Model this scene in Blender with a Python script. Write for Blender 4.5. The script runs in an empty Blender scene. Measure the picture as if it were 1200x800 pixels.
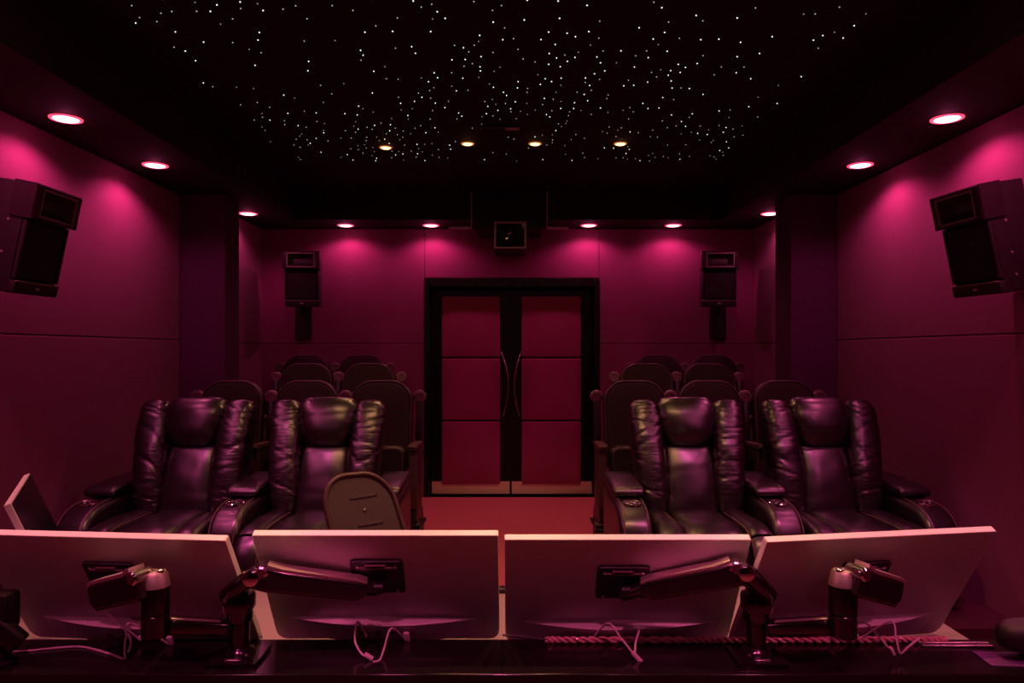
import bpy, bmesh, math, random
from mathutils import Vector, Matrix, noise
random.seed(7)
C = bpy.context.scene.collection
SC = bpy.context.scene
PI = math.pi
R = math.radians
V = Vector

# ------------------------------------------------------------------ camera, world, exposure
EYE = 1.52
F = 850.0
cam = bpy.data.cameras.new('camera'); camo = bpy.data.objects.new('camera', cam); C.objects.link(camo)
camo.location = (0, 0, EYE); camo.rotation_euler = (R(90), 0, 0)
cam.sensor_width = 36; cam.lens = 36 * F / 1200; cam.shift_x = -1 / 1200; cam.shift_y = 12 / 1200
cam.clip_start = 0.02
SC.camera = camo
W = bpy.data.worlds.new('world'); SC.world = W; W.use_nodes = True
W.node_tree.nodes['Background'].inputs[0].default_value = (0, 0, 0, 1)
SC.view_settings.view_transform = 'Standard'; SC.view_settings.look = 'None'
SC.view_settings.gamma = 1; SC.view_settings.use_curve_mapping = False
SC.view_settings.exposure = 0.0

PINK = (1.0, 0.115, 0.36)
PINK_SEAT_FILL = (1.0, 0.10, 0.45)
AMBER = (1.0, 0.44, 0.20)
PINK_W = 24.0
BACK_W = 15.0
FRONT_FILL_W = 4.0
AMBER_W = 24.0
AMBER_FRONT_W = 50.0
AMBER_DESK_FILL_W = 85.0
PINK_SEAT_FILL_W = 88.0
PINK_DESK_FILL_W = 90.0
SOFFIT = 2.806      # underside of the perimeter soffit
STARZ = 3.07        # underside of the star ceiling
BACK = 7.59         # back wall
WL, WR = -2.72, 2.65


def at(px, py, d):
    return V(((px - 601) * d / F, d, EYE - (py - 412) * d / F))


# ------------------------------------------------------------------ materials
def mat(name, col, rough=0.5, metal=0.0, spec=0.5, bump=None, var=None, emit=None, sheen=0.0, coat=0.0, crough=.1):
    m = bpy.data.materials.new(name); m.use_nodes = True
    nt = m.node_tree; b = nt.nodes['Principled BSDF']
    b.inputs['Base Color'].default_value = (*col, 1)
    b.inputs['Roughness'].default_value = rough
    b.inputs['Metallic'].default_value = metal
    b.inputs['Specular IOR Level'].default_value = spec
    b.inputs['Sheen Weight'].default_value = sheen
    b.inputs['Coat Weight'].default_value = coat
    b.inputs['Coat Roughness'].default_value = crough
    tc = nt.nodes.new('ShaderNodeTexCoord')
    if var:
        sc, amt = var
        n = nt.nodes.new('ShaderNodeTexNoise'); n.inputs['Scale'].default_value = sc; n.inputs['Detail'].default_value = 4
        nt.links.new(tc.outputs['Object'], n.inputs['Vector'])
        mx = nt.nodes.new('ShaderNodeMix'); mx.data_type = 'RGBA'
        mx.inputs['A'].default_value = (*[c * (1 - amt) for c in col], 1)
        mx.inputs['B'].default_value = (*[min(1, c * (1 + amt)) for c in col], 1)
        nt.links.new(n.outputs['Fac'], mx.inputs['Factor']); nt.links.new(mx.outputs['Result'], b.inputs['Base Color'])
    if bump:
        prev = None
        for (kind, sc, st, dist) in bump:
            if kind == 'noise':
                n = nt.nodes.new('ShaderNodeTexNoise'); n.inputs['Scale'].default_value = sc; n.inputs['Detail'].default_value = 3; out = n.outputs['Fac']
            elif kind == 'voronoi':
                n = nt.nodes.new('ShaderNodeTexVoronoi'); n.inputs['Scale'].default_value = sc; out = n.outputs['Distance']
            elif kind == 'wave':
                n = nt.nodes.new('ShaderNodeTexWave'); n.inputs['Scale'].default_value = sc; n.inputs['Distortion'].default_value = 1.0; out = n.outputs['Fac']
            elif kind == 'creases':
                n = nt.nodes.new('ShaderNodeTexNoise'); n.inputs['Scale'].default_value = 1; n.inputs['Detail'].default_value = 2; n.inputs['Distortion'].default_value = .6; out = n.outputs['Fac']
                mp = nt.nodes.new('ShaderNodeMapping'); mp.inputs['Scale'].default_value = (9, 9, 55); nt.links.new(tc.outputs['Object'], mp.inputs['Vector'])
                nt.links.new(mp.outputs['Vector'], n.inputs['Vector'])
            if kind != 'creases': nt.links.new(tc.outputs['Object'], n.inputs['Vector'])
            bp = nt.nodes.new('ShaderNodeBump'); bp.inputs['Strength'].default_value = st; bp.inputs['Distance'].default_value = dist
            nt.links.new(out, bp.inputs['Height'])
            if prev: nt.links.new(prev.outputs['Normal'], bp.inputs['Normal'])
            prev = bp
        nt.links.new(prev.outputs['Normal'], b.inputs['Normal'])
    if emit:
        b.inputs['Emission Color'].default_value = (*emit[0], 1); b.inputs['Emission Strength'].default_value = emit[1]
    return m


M = {}
M['wall'] = mat('wall_fabric', (.205, .042, .112), .9, spec=.1, bump=[('noise', 420, .35, .002)], var=(6, .06), sheen=.1)
M['column'] = mat('column_fabric', (.072, .018, .062), .9, spec=.1, bump=[('noise', 420, .3, .002)])
M['black_paint'] = mat('black_ceiling_paint', (.012, .008, .009), .85, spec=.2, bump=[('noise', 80, .1, .003)])
M['soffit'] = mat('dark_soffit_paint', (.020, .011, .013), .8, spec=.25, bump=[('noise', 60, .1, .003)])
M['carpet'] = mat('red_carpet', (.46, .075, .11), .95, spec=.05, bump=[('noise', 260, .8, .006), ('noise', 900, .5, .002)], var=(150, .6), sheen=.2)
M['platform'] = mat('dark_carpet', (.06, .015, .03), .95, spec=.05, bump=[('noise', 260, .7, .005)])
M['door_black'] = mat('black_door_lacquer', (.005, .004, .004), .35, spec=.25)
M['door_panel'] = mat('padded_door_cloth', (.30, .032, .125), .8, spec=.15, bump=[('noise', 300, .3, .002)], sheen=.2)
M['steel'] = mat('brushed_steel', (.75, .70, .66), .36, metal=1, bump=[('noise', 18, .10, .01)])
M['kick'] = mat('brushed_kick_plate', (.95, .85, .76), .34, metal=1, bump=[('noise', 14, .12, .01)])
_nt = M['kick'].node_tree; _tg = _nt.nodes.new('ShaderNodeTangent'); _tg.direction_type = 'RADIAL'; _tg.axis = 'Z'
_nt.nodes['Principled BSDF'].inputs['Anisotropic'].default_value = .85; _nt.nodes['Principled BSDF'].inputs['Anisotropic Rotation'].default_value = .25
_nt.links.new(_tg.outputs['Tangent'], _nt.nodes['Principled BSDF'].inputs['Tangent'])
M['chrome'] = mat('polished_metal', (.85, .83, .82), .12, metal=1)
M['leather'] = mat('black_leather', (.006, .003, .0045), .335, spec=.9,
                   bump=[('noise', 7, .10, .02), ('voronoi', 260, .10, .0015)], coat=.1, crough=.2)
M['leather_gathered'] = mat('gathered_black_leather', (.006, .003, .0045), .335, spec=.9,
                            bump=[('noise', 7, .10, .02), ('creases', 1, .28, .010), ('voronoi', 260, .10, .0015)], coat=.1, crough=.2)
M['leather_dark'] = mat('black_leather_lower', (.014, .009, .011), .45, spec=.5, bump=[('voronoi', 260, .10, .0015)])
M['thread'] = mat('tan_stitching', (.13, .065, .05), .6)
M['seat_cloth'] = mat('dark_seat_cloth', (.020, .008, .010), .85, spec=.2, bump=[('noise', 350, .4, .002)], sheen=.15)
M['seat_edge'] = mat('seat_edge_trim', (.055, .022, .026), .5, spec=.4)
M['rail_metal'] = mat('dull_rail_metal', (.55, .46, .46), .4, metal=.4)
M['seat_plastic'] = mat('dark_seat_plastic', (.018, .010, .011), .4, spec=.4, bump=[('noise', 300, .1, .001)])
M['cap_plastic'] = mat('cap_plastic', (.13, .065, .08), .4, spec=.5)
M['speaker'] = mat('speaker_plastic', (.022, .014, .016), .48, spec=.45, bump=[('noise', 500, .15, .001)])
M['grille'] = mat('speaker_grille', (.010, .007, .008), .7, spec=.3, bump=[('voronoi', 420, .5, .002)])
M['horn'] = mat('horn_plastic', (.02, .012, .014), .3, spec=.6)
M['horn_edge'] = mat('horn_rim', (.24, .18, .18), .35, spec=.5)
M['alu'] = mat('satin_aluminium', (.56, .50, .50), .45, metal=.1, spec=.5, bump=[('noise', 600, .04, .001)])
M['alu_edge'] = mat('bright_aluminium_edge', (.88, .82, .80), .45, metal=0)
M['black_plastic'] = mat('black_plastic', (.010, .008, .009), .4, spec=.4)
M['screen'] = mat('dark_screen', (.006, .006, .007), .12, spec=.5)
M['arm_metal'] = mat('dark_polished_arm', (.10, .08, .085), .17, metal=.9)
M['arm_bright'] = mat('polished_arm_cover', (.85, .76, .68), .46, metal=1)
M['ledge'] = mat('glossy_black_ledge', (.010, .007, .008), .16, spec=.5, bump=[('noise', 25, .02, .003)])
M['desk_white'] = mat('white_desk_laminate', (.20, .15, .16), .4, spec=.4)
M['cable_white'] = mat('white_cable', (.72, .55, .58), .45)
M['cable_red'] = mat('clear_red_cord', (.80, .40, .38), .16, spec=1.0)
M['mesh_chair'] = mat('chair_mesh', (.078, .052, .064), .7, spec=.3, bump=[('voronoi', 500, .5, .002)])
M['chair_frame'] = mat('chair_frame', (.07, .035, .035), .4, spec=.5)
M['pad'] = mat('black_pad', (.02, .012, .014), .6)
M['paper'] = mat('purple_sheet', (.13, .035, .16), .6)
M['amber_glass'] = mat('lens_glass', (.006, .004, .004), .08, spec=.6)
M['pink_lamp'] = mat('pink_lamp_lens', (.9, .6, .65), .4, emit=((1, .34, .42), 7))
M['amber_lamp'] = mat('amber_lamp_lens', (.9, .8, .6), .4, emit=((1, .55, .22), 3.6))
M['lamp_ring_pink_halo'] = mat('pink_halo_lamp_ring', (.75, .5, .5), .45, emit=((1, .05, .12), 1.6))  # red bloom halo of the lamp put into the ring as emission
M['lamp_ring_amber_halo'] = mat('amber_halo_lamp_ring', (.12, .09, .08), .4, emit=((1, .24, .04), .35))  # orange halo of the amber lamps painted in as weak emission
M['star1'] = mat('star_bright', (.8, .9, .85), .5, emit=((.86, 1, .93), 1.6))
M['star2'] = mat('star_mid', (.8, .9, .85), .5, emit=((.86, 1, .93), .55))
M['star3'] = mat('star_faint', (.8, .9, .85), .5, emit=((.9, 1, .9), .3))


# ------------------------------------------------------------------ mesh helpers
def obj(name, bm, m, parent=None, sharp=38, tagd=None):
    me = bpy.data.meshes.new(name)
    bmesh.ops.recalc_face_normals(bm, faces=bm.faces[:])
    bm.to_mesh(me); bm.free()
    for p in me.polygons: p.use_smooth = True
    me.set_sharp_from_angle(angle=R(sharp))
    me.materials.append(M[m])
    o = bpy.data.objects.new(name, me); C.objects.link(o)
    if parent: o.parent = parent
    if tagd: tag(o, *tagd)
    return o


def tag(o, label, cat, group=None):
    o['label'] = label; o['category'] = cat
    if group: o['group'] = group
    return o


def thing(name, label, cat, loc=(0, 0, 0), rotz=0, group=None):
    o = bpy.data.objects.new(name, None); C.objects.link(o)
    o.empty_display_size = .1
    o.location = loc; o.rotation_euler = (0, 0, rotz)
    return tag(o, label, cat, group)


def struct(name, bm, m, parent=None, sharp=38):
    o = obj(name, bm, m, parent, sharp)
    if not parent: o['kind'] = 'structure'
    return o


def dup(root, loc, rotz, label, cat=None, group=None):
    r = root.copy(); C.objects.link(r); r.location = loc; r.rotation_euler = (0, 0, rotz)
    r['label'] = label
    if group: r['group'] = group
    for ch in list(root.children):
        if ch.type == 'LIGHT':
            c = ch.copy(); C.objects.link(c); c.parent = r; continue
        c = ch.copy(); C.objects.link(c); c.parent = r
        for g in ch.children:
            d = g.copy(); C.objects.link(d); d.parent = c
    return r


def B(): return bmesh.new()


def box(bm, x0, x1, y0, y1, z0, z1, bev=0.0, seg=2):
    vs = [bm.verts.new((x, y, z)) for x in (x0, x1) for y in (y0, y1) for z in (z0, z1)]
    fs = []
    for f in ((0, 1, 3, 2), (4, 6, 7, 5), (0, 4, 5, 1), (2, 3, 7, 6), (0, 2, 6, 4), (1, 5, 7, 3)):
        fs.append(bm.faces.new([vs[i] for i in f]))
    if bev > 0:
        es = list({e for f in fs for e in f.edges})
        bmesh.ops.bevel(bm, geom=es, offset=bev, segments=seg, profile=.5, affect='EDGES')
    return bm


def bx(x0, x1, y0, y1, z0, z1, bev=0.0, seg=2): return box(B(), x0, x1, y0, y1, z0, z1, bev, seg)


def ring_mesh(bm, rings, cap=True, closed=False):
    vr = [[bm.verts.new(p) for p in r] for r in rings]
    n = len(rings[0]); k = len(vr)
    for i in range(k if closed else k - 1):
        a, b = vr[i], vr[(i + 1) % k]
        for j in range(n):
            j2 = (j + 1) % n
            bm.faces.new((a[j], a[j2], b[j2], b[j]))
    if cap and not closed:
        bm.faces.new(list(reversed(vr[0]))); bm.faces.new(vr[-1])
    return bm


def tube(bm, pts, r, n=8):
    pts = [V(p) for p in pts]
    rings = []; prev = None
    for i, p in enumerate(pts):
        t = (pts[min(i + 1, len(pts) - 1)] - pts[max(i - 1, 0)]).normalized()
        if prev is None:
            a = t.orthogonal().normalized()
        else:
            a = (prev - t * prev.dot(t)).normalized()
        prev = a
        b = t.cross(a)
        rr = r[i] if isinstance(r, (list, tuple)) else r
        rings.append([p + (a * math.cos(2 * PI * j / n) + b * math.sin(2 * PI * j / n)) * rr for j in range(n)])
    return ring_mesh(bm, rings)


def spline(ctrl, n=10):
    P = [V(p) for p in ctrl]; out = []
    for i in range(len(P) - 1):
        p0 = P[max(i - 1, 0)]; p1 = P[i]; p2 = P[i + 1]; p3 = P[min(i + 2, len(P) - 1)]
        for k in range(n):
            t = k / n
            out.append(.5 * ((2 * p1) + (p2 - p0) * t + (2 * p0 - 5 * p1 + 4 * p2 - p3) * t * t + (3 * p1 - p0 - 3 * p2 + p3) * t ** 3))
    out.append(P[-1]); return out


def lathe(bm, prof, center, axis=(0, 0, 1), n=24):
    ax = V(axis).normalized(); a = ax.orthogonal().normalized(); b = ax.cross(a); c = V(center)
    rings = [[c + ax * h + (a * math.cos(2 * PI * j / n) + b * math.sin(2 * PI * j / n)) * r for j in range(n)] for (r, h) in prof]
    return ring_mesh(bm, rings)


def rrect(w, h, r, n=5):
    """rounded rectangle centred at 0; r = one radius or (bl, br, tr, tl)"""
    if not isinstance(r, (tuple, list)): r = (r,) * 4
    out = []
    for (sx, sy, a0, rr) in ((-1, -1, 180, r[0]), (1, -1, 270, r[1]), (1, 1, 0, r[2]), (-1, 1, 90, r[3])):
        cx, cy = sx * (w / 2 - rr), sy * (h / 2 - rr)
        for k in range(n + 1):
            a = R(a0 + 90 * k / n)
            out.append((cx + rr * math.cos(a), cy + rr * math.sin(a)))
    return out


def inset_poly(P, d):
    n = len(P); out = []
    for i in range(n):
        x0, y0 = P[i - 1]; x1, y1 = P[i]; x2, y2 = P[(i + 1) % n]
        e1 = V((x1 - x0, y1 - y0)); e2 = V((x2 - x1, y2 - y1))
        if e1.length < 1e-7: e1 = e2
        if e2.length < 1e-7: e2 = e1
        n1 = V((-e1.y, e1.x)).normalized(); n2 = V((-e2.y, e2.x)).normalized()
        m = n1 + n2
        if m.length < 1e-6: m = n1
        m.normalize(); k = 1 / max(.35, m.dot(n1))
        out.append((x1 + m.x * d * k, y1 + m.y * d * k))
    return out


def solid(bm, P, w0, w1, r, fn, n=4, bulge0=0.0, bulge1=0.0):
    """extrude CCW outline P from w0 to w1 with rounded rims of radius r; fn(u, v, w) -> xyz.
    bulge pushes the caps outward like padding."""
    def g(P2, w): return [V(fn(u, v, w)) for (u, v) in P2]
    rings = []
    cu = sum(p[0] for p in P) / len(P); cv = sum(p[1] for p in P) / len(P)

    def capr(base, sgn, bul):
        rs = []
        I = inset_poly(P, r)
        if bul == 0:   # one extra flat ring keeps the big cap's shading flat
            m = max(.0012, min(.004, r * .5))
            return [g(inset_poly(I, m), base)]
        for s in (.05, .35, .6, .8, .93):
            rs.append(g([(cu + (u - cu) * s, cv + (v - cv) * s) for (u, v) in I], base + sgn * bul * (1 - s ** 3)))
        return rs
    rings += capr(w0, -1, bulge0)
    for k in range(n + 1):
        a = k / n * PI / 2
        rings.append(g(inset_poly(P, r * (1 - math.sin(a))), w0 + r - r * math.cos(a)))
    for k in range(n, -1, -1):
        a = k / n * PI / 2
        rings.append(g(inset_poly(P, r * (1 - math.sin(a))), w1 - r + r * math.cos(a)))
    rings += list(reversed(capr(w1, 1, bulge1)))
    return ring_mesh(bm, rings)


def bar(bm, A, Bp, w, h, r=.006, up=(0, 0, 1), n=3):
    """rounded box bar from A to B, width w sideways, height h along up"""
    A, Bp = V(A), V(Bp); t = (Bp - A); L = t.length; t.normalize()
    s = t.cross(V(up)).normalized(); u = s.cross(t)
    return solid(bm, rrect(w, h, r * 1.6, 4), 0, L, r, lambda a, b, c: A + s * a + u * b + t * c, n)


def sgnp(c, e): return math.copysign(abs(c) ** e, c)


def loft(bm, stations, n=32, exp=2.6, disp=None):
    rings = []
    for i, (c, a, b) in enumerate(stations):
        c, a, b = V(c), V(a), V(b); ring = []
        for j in range(n):
            th = 2 * PI * j / n
            ca, sa = math.cos(th), math.sin(th)
            d = a * sgnp(ca, 2 / exp) + b * sgnp(sa, 2 / exp)
            p = c + d
            if disp:
                k = disp(i / (len(stations) - 1), th, p)
                if d.length > 1e-6: p = p + d.normalized() * k
            ring.append(p)
        rings.append(ring)
    return ring_mesh(bm, rings)


def cosn(n):  # 0..1 denser at the ends
    return [.5 - .5 * math.cos(PI * i / n) for i in range(n + 1)]


def endf(s, p): return max(.02, (1 - abs(2 * s - 1) ** p)) ** (1 / p)


# ================================================================== THE ROOM
fl = struct('floor', bx(-3.2, 3.2, -2.0, BACK, -.10, 0), 'carpet')


def prism(bm, P, z0, z1):
    a = [bm.verts.new((x, y, z0)) for x, y in P]; b = [bm.verts.new((x, y, z1)) for x, y in P]
    n = len(P)
    bm.faces.new(list(reversed(a))); bm.faces.new(b)
    for i in range(n): bm.faces.new((a[i], a[(i + 1) % n], b[(i + 1) % n], b[i]))
    return bm


# low platform under the recliners and stepped platforms under the seat rows
RP = .10
Z1, Z2, Z3 = .26, .37, .44
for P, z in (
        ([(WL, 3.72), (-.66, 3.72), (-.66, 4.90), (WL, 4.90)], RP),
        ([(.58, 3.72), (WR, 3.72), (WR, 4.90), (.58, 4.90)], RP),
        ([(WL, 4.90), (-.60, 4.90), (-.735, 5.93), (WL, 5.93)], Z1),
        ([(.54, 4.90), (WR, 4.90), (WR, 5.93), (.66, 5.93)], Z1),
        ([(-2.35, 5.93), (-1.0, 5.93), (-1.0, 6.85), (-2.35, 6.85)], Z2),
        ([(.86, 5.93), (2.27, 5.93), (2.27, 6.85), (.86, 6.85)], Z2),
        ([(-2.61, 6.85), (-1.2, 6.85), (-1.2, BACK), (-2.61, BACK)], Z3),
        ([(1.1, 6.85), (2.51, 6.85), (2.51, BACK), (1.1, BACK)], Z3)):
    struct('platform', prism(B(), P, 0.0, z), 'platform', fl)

SEAM = 1.615
GAP = .005


def wallpanels(parent, rects, fn, mname='wall', th=.025):
    for (u0, u1, v0, v1) in rects:
        P = rrect(u1 - u0 - GAP, v1 - v0 - GAP, .010, 3)
        cu, cv = (u0 + u1) / 2, (v0 + v1) / 2
        struct('fabric_panel', solid(B(), P, 0, th, .005, lambda a, b, c: fn(a + cu, b + cv, c), 3), mname, parent, 50)


wl = struct('wall_left', bx(WL - .30, WL - .026, -2.0, 5.94, 0, 3.2), 'black_paint')
wallpanels(wl, [(-2.0, .6, .0, SEAM), (.6, 3.2, 0, SEAM), (3.2, 5.93, 0, SEAM), (-2.0, .6, SEAM, SOFFIT), (.6, 3.2, SEAM, SOFFIT), (3.2, 5.93, SEAM, SOFFIT)],
           lambda u, v, w: (WL - .026 + w, u, v))
wr = struct('wall_right', bx(WR + .026, WR + .30, -2.0, 5.94, 0, 3.2), 'black_paint')
wallpanels(wr, [(-2.0, .6, .0, SEAM), (.6, 3.2, 0, SEAM), (3.2, 5.93, 0, SEAM), (-2.0, .6, SEAM, SOFFIT), (.6, 3.2, SEAM, SOFFIT), (3.2, 5.93, SEAM, SOFFIT)],
           lambda u, v, w: (WR + .026 - w, u, v))
# columns, one each side, then the set-back walls beside the rear rows
cl = struct('wall_left_column', bx(-2.95, -2.36, 5.945, 6.25, 0, SOFFIT), 'column')
cr = struct('wall_right_column', bx(2.28, 2.88, 5.945, 6.30, 0, SOFFIT), 'column')
al = struct('wall_left_alcove', bx(-2.95, -2.645, 6.25, BACK + .1, 0, 3.2), 'black_paint')
wallpanels(al, [(6.255, BACK - .001, 0, SEAM - .01), (6.255, BACK - .001, SEAM - .01, SOFFIT)], lambda u, v, w: (-2.645 + w, u, v))
ar = struct('wall_right_alcove', bx(2.545, 2.88, 6.30, BACK + .1, 0, 3.2), 'black_paint')
wallpanels(ar, [(6.305, BACK - .001, 0, SEAM - .01), (6.305, BACK - .001, SEAM - .01, SOFFIT)], lambda u, v, w: (2.545 - w, u, v))
# back wall with a door opening
DX0, DX1, DZ = -.925, .905, 2.29
bm = B()
box(bm, -2.645, DX0, BACK + .026, BACK + .25, 0, 3.2); box(bm, DX1, 2.545, BACK + .026, BACK + .25, 0, 3.2); box(bm, DX0, DX1, BACK + .026, BACK + .25, DZ, 3.2)
wb = struct('wall_back', bm, 'black_paint')
wallpanels(wb, [(-2.640, DX0, 0, SEAM - .01), (DX1, 2.540, 0, SEAM - .01), (-2.640, DX0, SEAM - .01, SOFFIT), (DX1, 2.540, SEAM - .01, SOFFIT), (DX0, DX1, DZ, SOFFIT)],
           lambda u, v, w: (u, BACK + .026 - w, v))
# wall behind the camera (dark, with the cinema screen out of view)
struct('wall_front', bx(-3.02, 2.95, -2.2, -2.0, 0, 3.2), 'black_paint')

# ceiling: raised black centre with a perimeter soffit around it
SX0, SX1, SY = -2.13, 2.06, 7.07
ce = struct('ceiling', bx(-3.05, 3.0, -2.2, BACK + .25, STARZ + .012, 3.3), 'black_paint')
for (x0, x1, y0, y1) in ((-3.0, SX0, -2.0, BACK + .02), (SX1, 2.93, -2.0, BACK + .02), (SX0, SX1, SY, BACK + .02), (SX0, SX1, -2.0, -1.2)):
    struct('soffit', bx(x0, x1, y0, y1, SOFFIT + .001, STARZ + .012), 'soffit', ce)
PX0, PX1, PY1 = -1.83, 1.70, 5.95
struct('star_panel', bx(PX0, PX1, -1.19, PY1, STARZ, STARZ + .012, .003, 1), 'black_paint', ce)

# fibre-optic stars (each a small bead set in the star panel)
smesh = []
for k, (rad, mm) in enumerate(((.0034, 'star1'), (.0030, 'star2'), (.0028, 'star3'))):
    bm = B(); bmesh.ops.create_icosphere(bm, subdivisions=1, radius=rad)
    me = bpy.data.meshes.new('star_light'); bm.to_mesh(me); bm.free(); me.materials.append(M[mm]); smesh.append(me)
pts = []
rs = random.Random(11)
tries = 0
lamp_xy = [(at(452, 172, 5.5).x, 5.50), (at(548, 168, 5.4).x, 5.4), (at(627, 168, 5.4).x, 5.4), (at(727, 168, 5.4).x, 5.4)]
while len(pts) < 500 and tries < 40000:
    tries += 1
    # the strewn dots thicken towards the rear of the room
    y = 3.15 + 2.75 * (rs.random() ** 1.05); x = rs.uniform(PX0 + .04, PX1 - .04)
    dens = .55 + .45 * math.sin(x * 2.1 + 1.3) * math.sin(y * 1.9) + .35 * noise.noise((x * 1.3, y * 1.1, 3))
    if rs.random() > dens: continue
    if abs(x - .0) > 1.2 and y > 5.3 and rs.random() < .6: continue
    if x > 1.05 and rs.random() < .2: continue
    if any((x - a) ** 2 + (y - b) ** 2 < .0025 for a, b, _ in pts): continue
    if any((x - a) ** 2 + (y - b) ** 2 < .008 for a, b in lamp_xy): continue
    k = rs.choices((0, 1, 2), (.5, .32, .18) if y < 4.9 else (.22, .40, .38))[0]
    pts.append((x, y, k))
pts.sort(key=lambda p: (p[2], p[1]))
for (x, y, k) in pts[:290]:
    o = bpy.data.objects.new('star_light', smesh[k]); C.objects.link(o); o.location = (x, y, STARZ - .002); o.parent = ce
for kk in (0, 1, 2):
    rest = [p for p in pts[290:] if p[2] == kk]
    if not rest: continue
    bm = B()
    for (x, y, k) in rest:
        bmesh.ops.create_icosphere(bm, subdivisions=1, radius=.0030, matrix=Matrix.Translation((x, y, STARZ - .002)))
    o = obj('star_lights', bm, 'star%d' % (kk + 1), ce); o['kind'] = 'stuff'

# ================================================================== DOORS
YD = BACK + .115   # door leaf front face
bm = B()
box(bm, DX0, -.875, BACK - .02, BACK + .19, 0, DZ, .004, 1); box(bm, .855, DX1, BACK - .02, BACK + .19, 0, DZ, .004, 1)
box(bm, -.8749, .8549, BACK - .02, BACK + .19, 2.20, DZ, .004, 1)
struct('trim_1', bm, 'door_black')
struct('trim_2', bx(DX0, DX1, BACK + .191, BACK + .25, 0, DZ), 'black_paint')


def door(name, x0, x1, px0, px1, side):
    d = struct(name, bx(x0 + .003, x1 - .003, YD, YD + .045, .008, 2.18, .004, 1), 'door_black')
    for (y0, y1) in ((347, 418.5), (419.5, 492), (493, 566.5)):
        z1 = EYE - (y0 - 412) * YD / F; z0 = EYE - (y1 - 412) * YD / F
        P = rrect(px1 - px0, z1 - z0 - .006, .016, 4)
        cu, cv = (px0 + px1) / 2, (z0 + z1) / 2
        struct('padded_panel', solid(B(), P, 0, .032, .013, lambda a, b, c: (a + cu, YD - c, b + cv), 4, bulge1=.012), 'door_panel', d)
    P = rrect(x1 - x0 - .022, .132, .003, 2); cu = (x0 + x1) / 2
    struct('kick_plate', solid(B(), P, 0, .003, .001, lambda a, b, c: (a + cu, YD - c, b + .078), 1), 'kick', d)
    # bowed pull handle
    z1 = EYE - (411 - 412) * YD / F; z0 = EYE - (487 - 412) * YD / F
    cx = px1 + .010 if side < 0 else px0 - .002
    bow = .065 if side < 0 else -.065
    tip = .028 if side < 0 else -.028
    hp = []
    for i in range(25):
        t = i / 24; s = math.sin(PI * min(1, t * 1.02))
        hp.append((cx + bow * s + tip * t, YD - .058 - .012 * s, z1 + (z0 - z1) * t))
    bm = B(); tube(bm, hp, [.0075 + .0035 * math.sin(PI * i / 24) for i in range(25)], 10)
    hd = struct('pull_handle', bm, 'chrome', d)
    for p in (hp[1], hp[-2]):
        bm = B(); tube(bm, [(p[0], YD + .001, p[2]), (p[0], p[1], p[2])], .007, 8); struct('handle_post', bm, 'steel', hd)
    return d


def bx_px(px): return (px - 601) * YD / F


DM = bx_px(598.5)
door('door_1', -.872, DM, bx_px(518), bx_px(586), -1)
door('door_2', DM, .852, bx_px(611.5), bx_px(680.5), 1)
struct('trim_3', bx(DM - .012, DM + .012, YD - .004, YD - .0005, .03, 2.17), 'door_black')

# ================================================================== LAMPS


def spot(parent, col, watts, z, ang=118, blend=.5, rad=.03):
    l = bpy.data.lights.new('lamp_light', 'SPOT'); l.energy = watts; l.color = col
    l.spot_size = R(ang); l.spot_blend = blend; l.shadow_soft_size = rad
    o = bpy.data.objects.new('lamp_light', l); C.objects.link(o); o.location = (0, 0, z); o.parent = parent
    return o


def downlight(name, label, loc, ringm, lensm, col, watts, r, group, ang, glow, aim=None, spill=0):
    t = thing(name, label, 'light', loc, 0, group)
    bm = B(); n = 28
    # trim ring just proud of the ceiling; its emission imitates camera bloom
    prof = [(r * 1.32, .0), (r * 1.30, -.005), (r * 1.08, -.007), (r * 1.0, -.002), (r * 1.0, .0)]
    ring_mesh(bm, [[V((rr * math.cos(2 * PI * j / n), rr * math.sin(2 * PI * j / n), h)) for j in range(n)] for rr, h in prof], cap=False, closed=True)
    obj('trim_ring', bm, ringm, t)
    bm = B(); lathe(bm, [(r * .98, -.001), (r * .98, -.005), (r * .8, -.010), (r * .45, -.013), (.002, -.014)], (0, 0, 0), (0, 0, 1), 28)
    obj('lens', bm, lensm, t)
    sp = spot(t, col, watts, -.03, ang)
    if spill: spot(t, col, spill, -.032, 164)
    if aim: sp.rotation_euler = (V(aim) - V(loc)).to_track_quat('-Z', 'Y').to_euler()
    if glow:  # extra point light, added for the halo round the lamp
        l = bpy.data.lights.new('added_halo_light', 'POINT'); l.energy = glow; l.color = col; l.shadow_soft_size = .02
        o = bpy.data.objects.new('added_halo_light', l); C.objects.link(o); o.location = (0, 0, -.035); o.parent = t
    return t


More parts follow.
